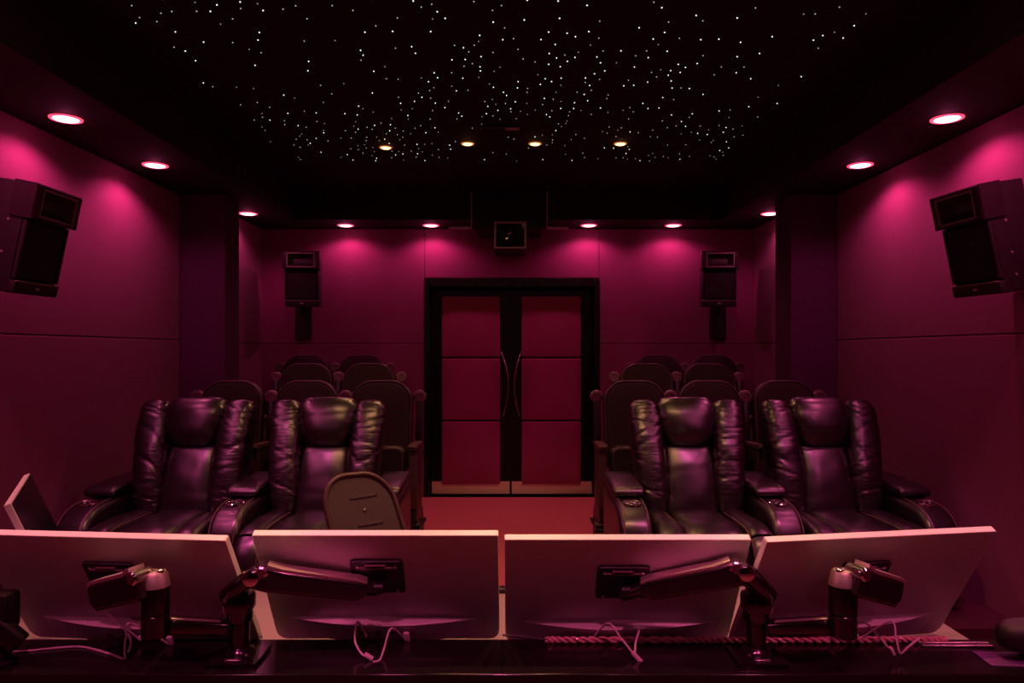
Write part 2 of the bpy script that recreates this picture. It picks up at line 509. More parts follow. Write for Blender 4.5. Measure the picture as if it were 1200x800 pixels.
PR = .064
G = 'pink downlights in the soffit'
xl, xr = -2.465, 2.395
for (y, lab) in ((4.0, 'pink downlight over the left wall, nearest to the camera of the three in view'),
                 (5.0, 'pink downlight over the left wall, just in front of the left column'),
                 (6.75, 'pink downlight in the left corner behind the left column'),
                 (3.0, 'pink downlight over the left wall, out of the frame above the left speaker'),
                 (2.0, 'pink downlight over the left wall, out of the frame beside the desk'),
                 (.8, 'pink downlight over the left wall, out of the frame beside the camera')):
    downlight('downlight', lab, (xl, y, SOFFIT), 'lamp_ring_pink_halo', 'pink_lamp', PINK, PINK_W * (.5 if y == 6.75 else 1), PR, G, 152, .4)
for (y, lab) in ((4.0, 'pink downlight over the right wall, nearest to the camera of the three in view'),
                 (5.0, 'pink downlight over the right wall, just in front of the right column'),
                 (6.75, 'pink downlight in the right corner behind the right column'),
                 (3.0, 'pink downlight over the right wall, out of the frame above the right speaker'),
                 (2.0, 'pink downlight over the right wall, out of the frame beside the desk'),
                 (.8, 'pink downlight over the right wall, out of the frame beside the camera')):
    downlight('downlight', lab, (xr, y, SOFFIT), 'lamp_ring_pink_halo', 'pink_lamp', PINK, PINK_W * (.5 if y == 6.75 else 1), PR, G, 152, .4)
for (px, lab) in ((405, 'pink downlight over the back wall, beside the rear left speaker'),
                  (505, 'pink downlight over the back wall, just left of the projector box'),
                  (690, 'pink downlight over the back wall, just right of the projector box'),
                  (789, 'pink downlight over the back wall, beside the rear right speaker')):
    downlight('downlight', lab, ((px - 601) * 7.38 / F, 7.38, SOFFIT), 'lamp_ring_pink_halo', 'pink_lamp', PINK, BACK_W, PR * .98, G, 152, .4)
for (x, lab) in ((-1.0, 'far left'), (-.34, 'left of the middle'), (.34, 'right of the middle'), (1.0, 'far right')):  # unseen row, added as pink frontal fill for recliners and monitors
    downlight('downlight', 'unseen added pink fill light over the screen wall behind the camera, ' + lab, (x, -1.45, SOFFIT), 'lamp_ring_pink_halo', 'pink_lamp', PINK, FRONT_FILL_W, PR, G, 44, 0,
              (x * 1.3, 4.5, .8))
AR = .038
AN = ('leftmost of the four amber downlights among the ceiling stars', 'second from left of the four amber downlights among the ceiling stars',
      'third from left of the four amber downlights among the ceiling stars', 'rightmost of the four amber downlights among the ceiling stars')
for (x, y), lab in zip(lamp_xy, AN):
    downlight('ceiling_spotlight', lab, (x, y, STARZ), 'lamp_ring_amber_halo', 'amber_lamp', AMBER, AMBER_W, AR, 'amber downlights in the star ceiling', 94, .06, None, 4.0)
for (x, y) in ((-.95, 3.08), (-.32, 3.08), (.25, 3.08), (.85, 3.08)):
    lab = 'amber ceiling downlight above the desk, out of the frame, %s' % {-.95: 'far left', -.32: 'left of the middle', .25: 'right of the middle', .85: 'far right'}[x]
    downlight('ceiling_spotlight', lab, (x, y, STARZ), 'lamp_ring_amber_halo', 'amber_lamp', AMBER, AMBER_FRONT_W, AR, 'amber downlights in the star ceiling', 98, 0)

for (x, lab) in ((-1.05, 'far left'), (-.35, 'left of the middle'), (.35, 'right of the middle'), (1.05, 'far right')):  # unseen row, added to brighten the top edges of the monitors
    downlight('ceiling_spotlight', 'added amber fill light behind the monitors, out of the frame, ' + lab, (x, 2.02, STARZ), 'lamp_ring_amber_halo', 'amber_lamp', AMBER, AMBER_DESK_FILL_W, AR, 'amber downlights in the star ceiling', 34, 0)
for (x, lab) in ((-1.0, 'left'), (0, 'middle'), (1.0, 'right')):  # unseen lamps, added to light the monitors' lower ledges pink
    downlight('ceiling_spotlight', 'added pink fill light above the camera, out of the frame, ' + lab, (x, .76, STARZ), 'lamp_ring_amber_halo', 'pink_lamp', PINK, PINK_DESK_FILL_W, AR, 'added pink fill lights over the desk and recliners', 34, 0, (x * .95, 2.0, .76))
for (x, ax_, lab) in ((-1.78, -2.0, 'far left'), (-1.6, -1.3, 'left of the amber row'), (1.5, 1.2, 'right of the amber row'), (1.66, 1.95, 'far right')):  # unseen spots, added for the purple highlights on the recliners
    downlight('ceiling_spotlight', 'added pink fill light aimed at the recliners, out of the frame, ' + lab, (x, 3.0, STARZ), 'lamp_ring_amber_halo', 'pink_lamp', PINK_SEAT_FILL, PINK_SEAT_FILL_W, AR, 'added pink fill lights over the desk and recliners', 34 if abs(x) > 1.3 else 44, 0, (ax_, 4.08, .6))

# small metal rail on the ceiling between the amber lamps
t = thing('ceiling_rail', 'short metal rail fixed to the star ceiling between the middle amber lamps', 'rail', (at(587, 147, 4.97).x, 4.97, STARZ))
obj('rail', bx(-.115, .09, -.012, .012, -.016, 0, .003, 1), 'black_plastic', t)
obj('rail_end', bx(.03, .125, -.016, .016, -.030, -.0165, .003, 1), 'steel', t)

# ================================================================== SPEAKERS


def make_speaker(name, label, loc, yaw, tilt, group, w=.36, h=.55, dp=.30):
    """front face toward local -Y; origin at the top centre of the front face"""
    t = thing(name, label, 'speaker', loc, yaw, group)
    t.rotation_mode = 'XYZ'
    T = Matrix.Rotation(tilt, 4, 'X')

    def X(bm): bmesh.ops.transform(bm, matrix=T, verts=bm.verts[:]); return bm
    hh = .175  # horn box height
    # cabinet, narrower at the back and below
    bm = B()
    P = [(-w / 2 + .012, .05), (w / 2 - .012, .05), (w / 2 - .012, .16), (w * .30, dp), (-w * .30, dp), (-w / 2 + .012, .16)]
    solid(bm, P, -h, -.006, .010, lambda a, b, c: (a, b, c), 3)
    obj('cabinet', X(bm), 'speaker', t)
    # horn box: a shell with a flared mouth
    bm = B(); o = .5 * w

    def rect(x, z0, z1, y): return [V((-x, y, z0)), V((x, y, z0)), V((x, y, z1)), V((-x, y, z1))]
    z0, z1 = -hh, 0.0
    ring_mesh(bm, [rect(o, z0, z1, .12), rect(o, z0, z1, .008), rect(o - .008, z0 + .008, z1 - .008, 0), rect(o - .05, z0 + .022, z1 - .024, 0),
                   rect(o - .056, z0 + .028, z1 - .030, .006), rect(o - .10, z0 + .060, z1 - .062, .05), rect(.03, z0 + .078, z1 - .080, .10), rect(.012, z0 + .080, z1 - .082, .115)])
    hb = obj('horn_box', X(bm), 'horn', t)
    bm = B()
    ring_mesh(bm, [rect(o - .044, z0 + .016, z1 - .018, -.003), rect(o - .052, z0 + .024, z1 - .026, -.003), rect(o - .054, z0 + .026, z1 - .028, .004), rect(o - .043, z0 + .015, z1 - .017, .002)], cap=False, closed=True)
    obj('horn_rim', X(bm), 'horn_edge', hb)
    bm = B(); lathe(bm, [(.010, 0), (.010, .006), (.004, .010)], (0, .112, z0 + .085), (0, -1, 0), 10)
    obj('throat_plug', X(bm), 'chrome', hb)
    # cloth grille over the woofer
    bm = B(); P = rrect(w - .07, h - hh - .085, .012, 4); cv = -hh - (h - hh - .085) / 2 - .008
    solid(bm, P, 0, .016, .006, lambda a, b, c: (a, .052 - c, b + cv), 3)
    obj('grille', X(bm), 'grille', t)
    for s in (-1, 1):
        bm = B(); box(bm, s * (w / 2 - .030), s * (w / 2 - .012), .030, .06, -h + .075, -hh - .004, .004, 1)
        obj('grille_rail', X(bm), 'speaker', t)
    # lower trim strip with badge
    bm = B(); box(bm, -w / 2 + .010, w / 2 - .010, .024, .06, -h + .004, -h + .066, .006, 2)
    st = obj('base_strip', X(bm), 'speaker', t)
    bm = B(); box(bm, -w / 2 + .012, w / 2 - .012, .018, .026, -h + .060, -h + .067, .002, 1)
    obj('strip_edge', X(bm), 'horn_edge', st)
    bm = B(); box(bm, -.013, -.002, .020, .026, -h + .030, -h + .042, .001, 1); box(bm, .002, .013, .020, .026, -h + .030, -h + .042, .001, 1)
    obj('badge', X(bm), 'alu', st)
    # fixing screws on the sides of the cabinet
    for s in (-1, 1):
        for zz in (-.05, -.20, -.36, -.47):
            bm = B(); lathe(bm, [(.007, 0), (.007, .004), (.003, .006)], (s * (w / 2 - .013), .12, zz), (s, 0, 0), 8)
            obj('screw', X(bm), 'horn_edge', t)
    return t, T


def bracket(t, T, dp, to_wall, low, wz, ox=0, pw=.09):
    bm = B(); bar(bm, T @ V((0, dp - .01, -.25)), V((ox, to_wall - .02, low + .04)), .07, .07, .01)
    obj('bracket_arm', bm, 'black_plastic', t)
    obj('wall_plate', bx(ox - pw, ox + pw, to_wall - .025, to_wall, low - wz, low + .22, .004, 1), 'black_plastic', t)


SG = 'wall loudspeakers around the room'
# side speakers: front faces towards the aisle, tipped down
TL = R(-12)
t, T = make_speaker('wall_speaker', 'large black horn loudspeaker on the left wall, cut by the photo edge', (-2.29, 3.69, 2.335), R(90), R(12), SG)
bracket(t, T, .30, 2.72 - 2.29, -.25, .1)
t, T = make_speaker('wall_speaker', 'large black horn loudspeaker on the right wall under the pink lamps', (2.243, 3.71, 2.335), R(-90 + 5), R(12), SG)
bracket(t, T, .30, 2.645 - 2.243, -.25, .1)
t, T = make_speaker('wall_speaker', 'black horn loudspeaker on the back wall left of the double doors', (-2.085, 7.12, 2.51), R(3), R(4), SG)
bracket(t, T, .30, BACK - 7.125, -.62, .24, -.075, .085)
t, T = make_speaker('wall_speaker', 'black horn loudspeaker on the back wall right of the double doors', (2.04, 7.12, 2.51), R(-3), R(4), SG)
bracket(t, T, .30, BACK - 7.125, -.62, .24, .075, .085)

# ================================================================== PROJECTOR BOX over the doors
t = thing('projector_box', 'black projector box with a square port over the double doors', 'projector', (0, 7.0, 2.51))
obj('housing', bx(-.37, .30, .03, .58, .20, .54, .006, 1), 'black_plastic', t)
obj('port_box', bx(-.178, .128, .02, .58, .012, .262, .003, 1), 'black_plastic', t)
bm = B()


def rz(x0, x1, z0, z1, y): return [V((x0, y, z0)), V((x1, y, z0)), V((x1, y, z1)), V((x0, y, z1))]


ring_mesh(bm, [rz(-.180, .130, .008, .265, .02), rz(-.180, .130, .008, .265, -.006), rz(-.170, .120, .018, .255, -.008), rz(-.162, .112, .024, .249, .0), rz(-.162, .112, .024, .249, .02)], cap=False, closed=True)
obj('port_frame', bm, 'rail_metal', t)
obj('port_glass', bx(-.163, .113, .0125, .0185, .023, .250), 'amber_glass', t)
bm = B(); lathe(bm, [(.058, .012), (.058, -.004), (.046, -.006), (.044, .002), (.002, .006)], (-.03, .0, .125), (0, 1, 0), 28)
bmesh.ops.scale(bm, vec=(1, 1, 1), verts=bm.verts[:])
obj('lens_ring', bm, 'amber_glass', t)
for x0, x1, xv in ((-.625, -.395, -.402), (.325, .54, .332)):
    bm = B(); box(bm, x0, x1, .02, .05, .195, .222, .004, 1)
    sb = obj('side_bar', bm, 'rail_metal', t)
    obj('hanger', bx(xv - .005, xv + .005, .025, .045, .2225, .56), 'rail_metal', sb)

# ================================================================== RECLINERS
rn = random.Random(5)
REC = R(18)
UU = V((0, math.sin(REC), math.cos(REC))); NN = V((0, -math.cos(REC), math.sin(REC)))
BB = V((0, .11, .40))


def bk(x, tt, q): return BB + V((x, 0, 0)) + UU * tt + NN * q


def creases(seed, cnt, depth, wd, tilt=.15):
    r_ = random.Random(seed)
    cs = [(r_.uniform(.06, .96), r_.uniform(.5, 1) * depth, r_.uniform(.6, 1.3) * wd, r_.uniform(-tilt, tilt), r_.uniform(0, 2 * PI)) for _ in range(cnt)]

    def f(s, th, p):
        k = 0
        for (c, d, w_, tl, ph) in cs:
            x = (s - c - tl * math.cos(th) * .3) / w_
            if abs(x) < 3:
                k -= d * math.exp(-x * x) * (.35 + .65 * max(0, math.cos(th - ph)))
        return k + .006 * noise.noise(p * 9 + V((seed, 0, 0)))
    return f


def wing(side, seed):
    bm = B(); st = []
    N = 110
    for s in cosn(N):
        tt = .00 + .732 * s
        e = endf(s, 4.5)
        x = side * (.225 + .045 * s)
        hw = (.093 + .019 * s) * e; hd = (.090 + .020 * math.sin(PI * s)) * e
        st.append((bk(x, tt, .018 + .01 * math.sin(PI * s)), V((hw, 0, 0)), NN * hd))
    loft(bm, st, 48, 2.7, creases(seed, 34, .0062, .0075, .35))
    return bm


def headrest_bm(seed):
    bm = B(); st = []
    for s in cosn(40):
        tt = .415 + .335 * s; e = endf(s, 3.2)
        hw = (.128 + .068 * min(1, s * 1.5) ** .6) * (.55 + .45 * e); hd = (.090 + .030 * math.sin(PI * min(1, s * .95))) * e
        st.append((bk(0, tt, .026), V((hw, 0, 0)), NN * hd))
    cr = creases(seed, 3, .003, .03)

    def d(s, th, p):
        side = abs(math.cos(th)) ** 5
        return cr(s, th, p) - .011 * side * (.5 + .5 * math.sin(s * 52 + 2 * math.sin(s * 17 + seed))) 
    loft(bm, st, 48, 2.7, d)
    return bm


def lumbar_bm(seed):
    bm = B(); st = []
    for s in cosn(44):
        tt = -.02 + .46 * s; e = endf(s, 5)
        hw = (.165 + .01 * math.cos(PI * s)) * (.8 + .2 * e); hd = (.070 + .022 * math.sin(PI * s)) * e
        st.append((bk(0, tt, .010), V((hw, 0, 0)), NN * hd))
    cr = creases(seed, 4, .003, .03)

    def d(s, th, p):
        side = abs(math.cos(th)) ** 8
        return cr(s, th, p) - .006 * side * (.5 + .5 * math.sin(s * 60 + seed))
    loft(bm, st, 44, 2.9, d)
    return bm


SEATPATH = spline([(.16, .385), (.0, .392), (-.22, .398), (-.38, .392), (-.465, .350), (-.495, .27), (-.49, .17), (-.475, .09)], 8)


def channel(x0, x1, seed):
    P = [V((0, p[0], p[1])) for p in [(q.x, q.y) for q in [V((a.x, a.y)) for a in SEATPATH2]]]
    bm = B(); st = []; n = len(P)
    for i, p in enumerate(P):
        tg = (P[min(i + 1, n - 1)] - P[max(i - 1, 0)]).normalized()
        nr = V((1, 0, 0)).cross(tg)
        if nr.z < 0 and i < n / 2: nr = -nr
        s = i / (n - 1); e = max(.25, endf(.02 + .96 * s, 9))
        st.append((p, V(((x1 - x0) / 2, 0, 0)), nr * .072 * e))
    cr = creases(seed, 5, .003, .02)
    loft(bm, st, 36, 3.0, cr)
    bmesh.ops.translate(bm, vec=((x0 + x1) / 2, 0, 0), verts=bm.verts[:])
    return bm


SEATPATH2 = [V((p.x, p.y, 0)) for p in spline([(.16, .385, 0), (.0, .392, 0), (-.22, .398, 0), (-.38, .392, 0), (-.465, .350, 0), (-.495, .27, 0), (-.49, .17, 0), (-.475, .09, 0)], 8)]


def arm_profile():
    P = [(.40, .04), (.40, .575)]
    # outline runs CCW in (y, z) when listed back-bottom -> front-bottom -> front-top -> back-top
    out = [(.40, .575), (.05, .562), (-.16, .552), (-.25, .540), (-.32, .515), (-.375, .470), (-.405, .41), (-.415, .33), (-.412, .18), (-.40, .04), (.40, .04)]
    sp = [out[0]] + [(p.x, p.y) for p in spline([(a, b, 0) for a, b in out[1:9]], 4)] + out[9:]
    return sp


def arm(parent, cx, seed):
    P = arm_profile()
    bm = B(); solid(bm, P, cx - .092, cx + .092, .042, lambda u, v, w: (w, u, v), 6)
    bmesh.ops.recalc_face_normals(bm, faces=bm.faces[:])
    for v in bm.verts:
        v.co += V((0, 0, 1)) * .004 * noise.noise(v.co * 7 + V((seed, 0, 0)))
    a = obj('arm', bm, 'leather', parent, 60)
    # raised pad on the rear half
    bm = B(); Q = [(.39, .575), (-.075, .560), (-.105, .572), (-.112, .592), (-.095, .612), (-.06, .622), (.15, .632), (.39, .636)]
    Q = list(reversed(Q))
    solid(bm, Q, cx - .093, cx + .093, .021, lambda u, v, w: (w, u, v), 5)
    obj('arm_pad', bm, 'leather', a, 60)
    # oval cup holder with control buttons
    cy, cz = -.205, .5525
    bm = B(); n = 28

    def el(rx, ry, z): return [V((cx + rx * math.cos(2 * PI * j / n), cy + ry * math.sin(2 * PI * j / n), cz + z + .12 * ry * math.sin(2 * PI * j / n))) for j in range(n)]
    ring_mesh(bm, [el(.052, .050, -.004), el(.052, .050, .004), el(.047, .045, .006), el(.042, .040, .003), el(.040, .038, -.004)], cap=False, closed=True)
    obj('cup_holder', bm, 'chrome', a)
    bm = B(); ring_mesh(bm, [el(.041, .039, -.003), el(.041, .039, .001), el(.030, .028, .0015)])
    obj('holder_dish', bm, 'black_plastic', a)
    for k, (ox, oy) in enumerate(((-.016, -.012), (.014, -.014), (0, .012))):
        bm = B(); lathe(bm, [(.008, -.002), (.008, .004), (.005, .006)], (cx + ox, cy + oy, cz), (0, 0, 1), 10)
        obj('button', bm, 'chrome', a)
    # stitched seams running over the front
    for sx in (-1, 1):
        pth = [(cx + sx * .068, u - .001 * 0, v + .0005) for (u, v) in P[1:24] if u < -.02]
        pth = [(x, y - (.0022 if y < -.36 else 0), z + (.002 if y > -.40 else 0)) for x, y, z in pth]
        bm = B(); tube(bm, pth, .0021, 6); obj('seam', bm, 'thread', a)
    return a


def make_recliner(label, loc, arms, seed):
    t = thing('recliner', label, 'armchair', loc, 0, 'leather recliners in front of the cinema seats')
    obj('base', bx(-.318, .318, -.36, .40, .02, .30, .02, 2), 'leather_dark', t)
    bm = B(); P = rrect(.66, .80, (.05, .05, .12, .12), 6)
    solid(bm, P, -.14, -.03, .04, lambda u, v, w: bk(u * (1 if v > 0 else .94), v + .30, w), 5)
    obj('back_shell', bm, 'leather_dark', t)
    obj('seat_panel', channel(-.318, -.168, seed + 1), 'leather', t, 60)
    obj('seat_panel', channel(-.168, .168, seed + 2), 'leather', t, 60)
    obj('seat_panel', channel(.168, .318, seed + 3), 'leather', t, 60)
    for sx in (-.168, .168):
        pth = []
        for i, p in enumerate(SEATPATH2[6:-6]):
            j = i + 6; tg = (SEATPATH2[j + 1] - SEATPATH2[j - 1]).normalized(); nr = V((-tg.y, tg.x))
            if nr.y < 0 and j < 25: nr = -nr
            if j >= 25 and nr.x > 0: nr = -nr
            pth.append((sx + (.010 if sx > 0 else -.010), p.x + nr.x * .052, p.y + nr.y * .052))
        bm = B(); tube(bm, pth, .0027, 6); obj('seat_seam', bm, 'thread', t)
    obj('lumbar_cushion', lumbar_bm(seed + 4), 'leather', t, 60)
    obj('headrest', headrest_bm(seed + 5), 'leather', t, 60)
    obj('side_bolster', wing(-1, seed + 6), 'leather_gathered', t, 60)
    obj('side_bolster', wing(1, seed + 7), 'leather_gathered', t, 60)
    for a in arms: arm(t, a * .42, seed + a)
    return t


RY = 4.37
make_recliner('black leather recliner nearest the left wall, left one of the left pair', (-2.016, RY, RP), (-1, 1), 10)
make_recliner('black leather recliner partly behind the mesh office chair', (-1.178, RY, RP), (1,), 30)
make_recliner('black leather recliner just right of the aisle, left one of the right pair', (1.104, RY, RP), (-1, 1), 50)
make_recliner('black leather recliner nearest the right wall, right one of the right pair', (1.950, RY, RP), (1,), 70)

# ================================================================== CINEMA SEATS
SREC = R(11)
SU = V((0, math.sin(SREC), math.cos(SREC))); SN = V((0, -math.cos(SREC), math.sin(SREC)))
SB = V((0, -.02, .40))


def sk(u, v, w): return SB + V((u, 0, 0)) + SU * v + SN * w


def seat_meshes():
    H = .66
    P = [(u, v + H / 2) for u, v in rrect(.465, H, (.05, .05, .15, .15), 14)]
    # flatten the crown of the backrest a little
    P = [(u, v - .030 * (max(0, v - H * .7) / (H * .3)) * (abs(u) / .25) ** 2) for u, v in P]
    b1 = B(); solid(b1, P, -.05, .035, .022, sk, 4)
    I = inset_poly(P, .022)
    b2 = B(); solid(b2, I, .030, .048, .014, sk, 4, bulge1=.016)
    b3 = B(); pts_ = [sk(u, v, .036) for u, v in inset_poly(P, .012)]
    tube(b3, pts_ + [pts_[0]], .006, 6)
    # folded-up seat
    Q = [(u, v) for u, v in rrect(.42, .33, (.03, .03, .07, .07), 6)]

    def fold(u, v, w): return V((u, -.13 - w - .10 * (.165 - v) * 0 + (v * .18), .42 + v))
    b4 = B(); solid(b4, Q, -.05, .05, .02, fold, 4)
    b5 = B(); p2 = [fold(u, v, .052) for u, v in inset_poly(Q, .02)]
    tube(b5, p2 + [p2[0]], .006, 6)
    return b1, b2, b3, b4, b5


def frame_meshes():
    f = B(); box(f, -.022, .022, -.24, .06, .02, .575, .008, 2)
    arm_ = B(); Q = [(-.30, .575), (.08, .575), (.08, .600), (-.28, .612), (-.31, .60)]
    Q = [(a, b) for a, b in Q]
    solid(arm_, Q, -.032, .032, .006, lambda u, v, w: (w, u, v), 3)
    end = B(); box(end, -.028, .028, -.262, -.242, .16, .565, .006, 2)
    post = B(); bar(post, V((0, .052, .57)), V((0, .10, .89)), .050, .040, .008, up=(0, 1, 0))
    cap = B(); lathe(cap, [(.034, -.025), (.044, -.022), (.048, -.016), (.048, .016), (.044, .024), (.028, .027), (.024, .022), (.004, .022)], (0, .105, .925), (0, -1, 0), 20)
    foot = B()
    box(foot, -.05, .05, -.27, .10, 0, .022, .004, 1)
    for y in (-.25, -.21, -.17):
        box(foot, -.046, .046, y - .014, y + .014, .020, .052, .004, 1)
    return f, arm_, end, post, cap, foot


def build_seat(label, loc, group):
    t = thing('cinema_seat', label, 'seat', loc, 0, group)
    b1, b2, b3, b4, b5 = seat_meshes()
    bo = obj('backrest', b1, 'seat_plastic', t)
    obj('back_pad', b2, 'seat_cloth', bo, 60); obj('piping', b3, 'seat_edge', bo, 60)
    so = obj('folded_seat', b4, 'seat_plastic', t); obj('seat_rim', b5, 'seat_edge', so, 60)
    return t


def build_frame(t, x):
    ms = frame_meshes()
    f = obj('side_frame', ms[0], 'seat_plastic', t); f.location = (x, 0, 0)
    for nm, b, mm in zip(('armrest', 'end_panel', 'back_post', 'post_cap', 'foot'), ms[1:], ('seat_edge', 'seat_edge', 'black_plastic', 'cap_plastic', 'black_plastic')):
        obj(nm, b, mm, f)
    return f


proto = build_seat('proto', (0, 0, 0), 'x')
pframe = {}
SP = .2775
ROWS = [
    (5.33, Z1, -1, (-.975, -1.53, -2.085), ('dark cinema seat in the front left row, on the aisle behind the recliner', 'dark cinema seat in the front left row, second from the aisle', 'dark cinema seat in the front left row, beside the left column')),
    (6.36, Z2, -1, (-1.273, -1.828), ('dark cinema seat in the middle left row, aisle side', 'dark cinema seat in the middle left row, wall side')),
    (7.21, Z3, -1, (-1.515, -2.07), ('dark cinema seat in the rear left row against the wall, aisle side', 'dark cinema seat in the rear left row against the wall, corner side')),
    (5.33, Z1, 1, (.905, 1.46, 2.015), ('dark cinema seat in the front right row, on the aisle behind the recliner', 'dark cinema seat in the front right row, second from the aisle', 'dark cinema seat in the front right row, beside the right column')),
    (6.36, Z2, 1, (1.18, 1.735), ('dark cinema seat in the middle right row, aisle side', 'dark cinema seat in the middle right row, wall side')),
    (7.21, Z3, 1, (1.455, 2.01), ('dark cinema seat in the rear right row against the wall, aisle side', 'dark cinema seat in the rear right row against the wall, corner side')),
]
first = True
fproto = None
for (y, z, sd, xs, labs) in ROWS:
    grp = 'cinema seats in rows on the %s' % ('left' if sd < 0 else 'right')
    for i, (x, lb) in enumerate(zip(xs, labs)):
        if first:
            s = proto; s.location = (x, y, z); s['label'] = lb; s['group'] = grp; first = False
            fproto = build_frame(s, SP)   # aisle frame of the first seat
            fr = [(-SP)]
            need = [-SP]
        else:
            s = proto.copy(); C.objects.link(s); s.location = (x, y, z); s['label'] = lb; s['group'] = grp
            for ch in list(proto.children):
                if ch.name.startswith('side_frame'): continue
                c = ch.copy(); C.objects.link(c); c.parent = s
                for g in ch.children:
                    d = g.copy(); C.objects.link(d); d.parent = c
            need = [sd * SP] if i else [-sd * SP, sd * SP]
        for fx in need:
            c = fproto.copy(); C.objects.link(c); c.parent = s; c.location = (fx, 0, 0)
            for g in fproto.children:
                d = g.copy(); C.objects.link(d); d.parent = c

# ================================================================== DESK
LZ = .72
t = thing('desk', 'long control desk with glossy black ledge and white worktop', 'desk', (0, 2.0, 0))
obj('ledge', bx(-1.75, 1.62, -.20, .02, LZ - .03, LZ, .003, 1), 'ledge', t)
obj('back_panel', bx(-1.73, 1.60, -.19, -.165, .02, LZ - .0305, .002, 1), 'black_plastic', t)
obj('worktop', bx(-1.62, 1.32, .022, .57, .66, .69, .003, 1), 'desk_white', t)
for x in (-1.55, -.02, 1.26):
    obj('leg_panel', bx(x - .015, x + .015, -.16, .52, 0, .659), 'black_plastic', t)

obj('side_worktop', bx(-2.45, -1.30, .60, 1.35, .60, .63, .003, 1), 'black_plastic', t)
for x in (-2.4, -1.36):
    obj('leg_panel', bx(x - .015, x + .015, .64, 1.3, 0, .5995), 'black_plastic', t)

# ================================================================== MONITORS
MW, MH = .632, .405


def make_monitor(label, tl, tr, tilt, w=.632):
    """tl, tr: ends of the top rear edge (left, right); tilt: how far the top leans to the camera"""
    tl, tr = V(tl), V(tr); xd = (tr - tl); xd.z = 0; L = xd.length; xd.normalize()
    yaw = math.atan2(xd.y, xd.x)
    base = (tl + tr) / 2
    # thing origin at the bottom centre of the panel
    back_n = Matrix.Rotation(yaw, 3, 'Z') @ V((0, -1, 0))
    bot = base - V((0, 0, 1)) * MH * math.cos(tilt) - back_n * MH * math.sin(tilt)
    t = thing('monitor', label, 'monitor', bot, yaw, 'silver monitors along the desk')
    T = Matrix.Rotation(tilt, 4, 'X')   # leans the top toward local -Y

    def X(bm): bmesh.ops.transform(bm, matrix=T, verts=bm.verts[:]); return bm
    P = [(u, v + MH / 2) for u, v in rrect(w, MH, (.03, .03, .006, .006), 5)]
    bm = B(); solid(bm, P, 0, .020, .0015, lambda a, b, c: (a, c, b), 2)
    body = obj('back_cover', X(bm), 'alu', t)
    bm = B(); box(bm, -w / 2 + .001, w / 2 - .001, .0005, .0195, MH - .0005, MH + .0012, .0004, 1)
    for sx in (-1, 1):
        a, b = sorted((sx * (w / 2 - .0006), sx * (w / 2 + .0012)))
        box(bm, a, b, .0005, .0195, .04, MH, .0004, 1)
    obj('edge_band', X(bm), 'alu_edge', body)
    P = [(u, v + MH / 2) for u, v in rrect(w - .006, MH - .006, .006, 3)]
    bm = B(); solid(bm, P, .0203, .0225, .0006, lambda a, b, c: (a, c, b), 1)
    obj('screen', X(bm), 'screen', t)
    # bowed lower housing: an upward ledge that is deepest in the middle
    bm = B(); rings = []; n = 28
    for i in range(n + 1):
        x = -.27 + .54 * i / n; k = max(0.0, 1 - (x / .27) ** 2); p = .001 + .034 * k
        zt = .098 - .004 * (1 - k); zb = .012 + .03 * (abs(x) / .27) ** 4
        rings.append([V((x, .004, zb)), V((x, -p * .55, zb)), V((x, -p, zt - .012)), V((x, -p, zt)), V((x, .004, zt))])
    ring_mesh(bm, rings)
    ch = obj('lower_housing', X(bm), 'alu', t, 30)
    for x in (-.06, -.02, .02, .06):
        bm = B(); box(bm, x - .007, x + .007, -.036, -.033, .066, .072); obj('port', X(bm), 'black_plastic', ch)
    return t, T, bot, yaw


def mpos(mon, x, y, z):
    """world point of a monitor's local (untilted) coordinates"""
    t, T, bot, yaw = mon
    return V(bot) + Matrix.Rotation(yaw, 3, 'Z') @ (T.to_3x3() @ V((x, y, z)))


TOPZ = 1.045


def top(px, d): return V(((px - 601) * d / F, d, TOPZ))


TI = R(31)
m2 = make_monitor('silver monitor seen from behind, left of the centre gap', (-.669, 1.868, 1.049), (-.041, 1.868, 1.043), TI)
m3 = make_monitor('silver monitor seen from behind, right of the centre gap', (-.020, 1.868, 1.035), (.612, 1.868, 1.035), TI)
m1 = make_monitor('silver monitor seen from behind, cut by the left photo edge', (-1.405, 1.885, TOPZ), (-.722, 1.820, TOPZ), TI, .685)
m4 = make_monitor('silver monitor seen from behind at the right end of the desk', (.632, 1.806, TOPZ), (1.279, 1.916, TOPZ), TI, .652)
m0 = make_monitor('silver monitor turned edge-on at the far left behind the desk', (-1.88, 2.79, TOPZ), (-1.56, 2.22, TOPZ), R(22))

t = m0[0]
bm = B(); bar(bm, (0, -.075, .008), (0, -.125, .24), .06, .02, .006, up=(0, 1, 0)); nk = obj('stand_neck', bm, 'alu', t)
zf = .63 - t.location.z
bm = B(); box(bm, -.10, .10, -.16, .06, zf, zf + .008, .003, 1); box(bm, -.03, .03, -.085, -.065, zf + .0075, .03, .003, 1); obj('stand_foot', bm, 'alu', t)

# ================================================================== MONITOR ARMS


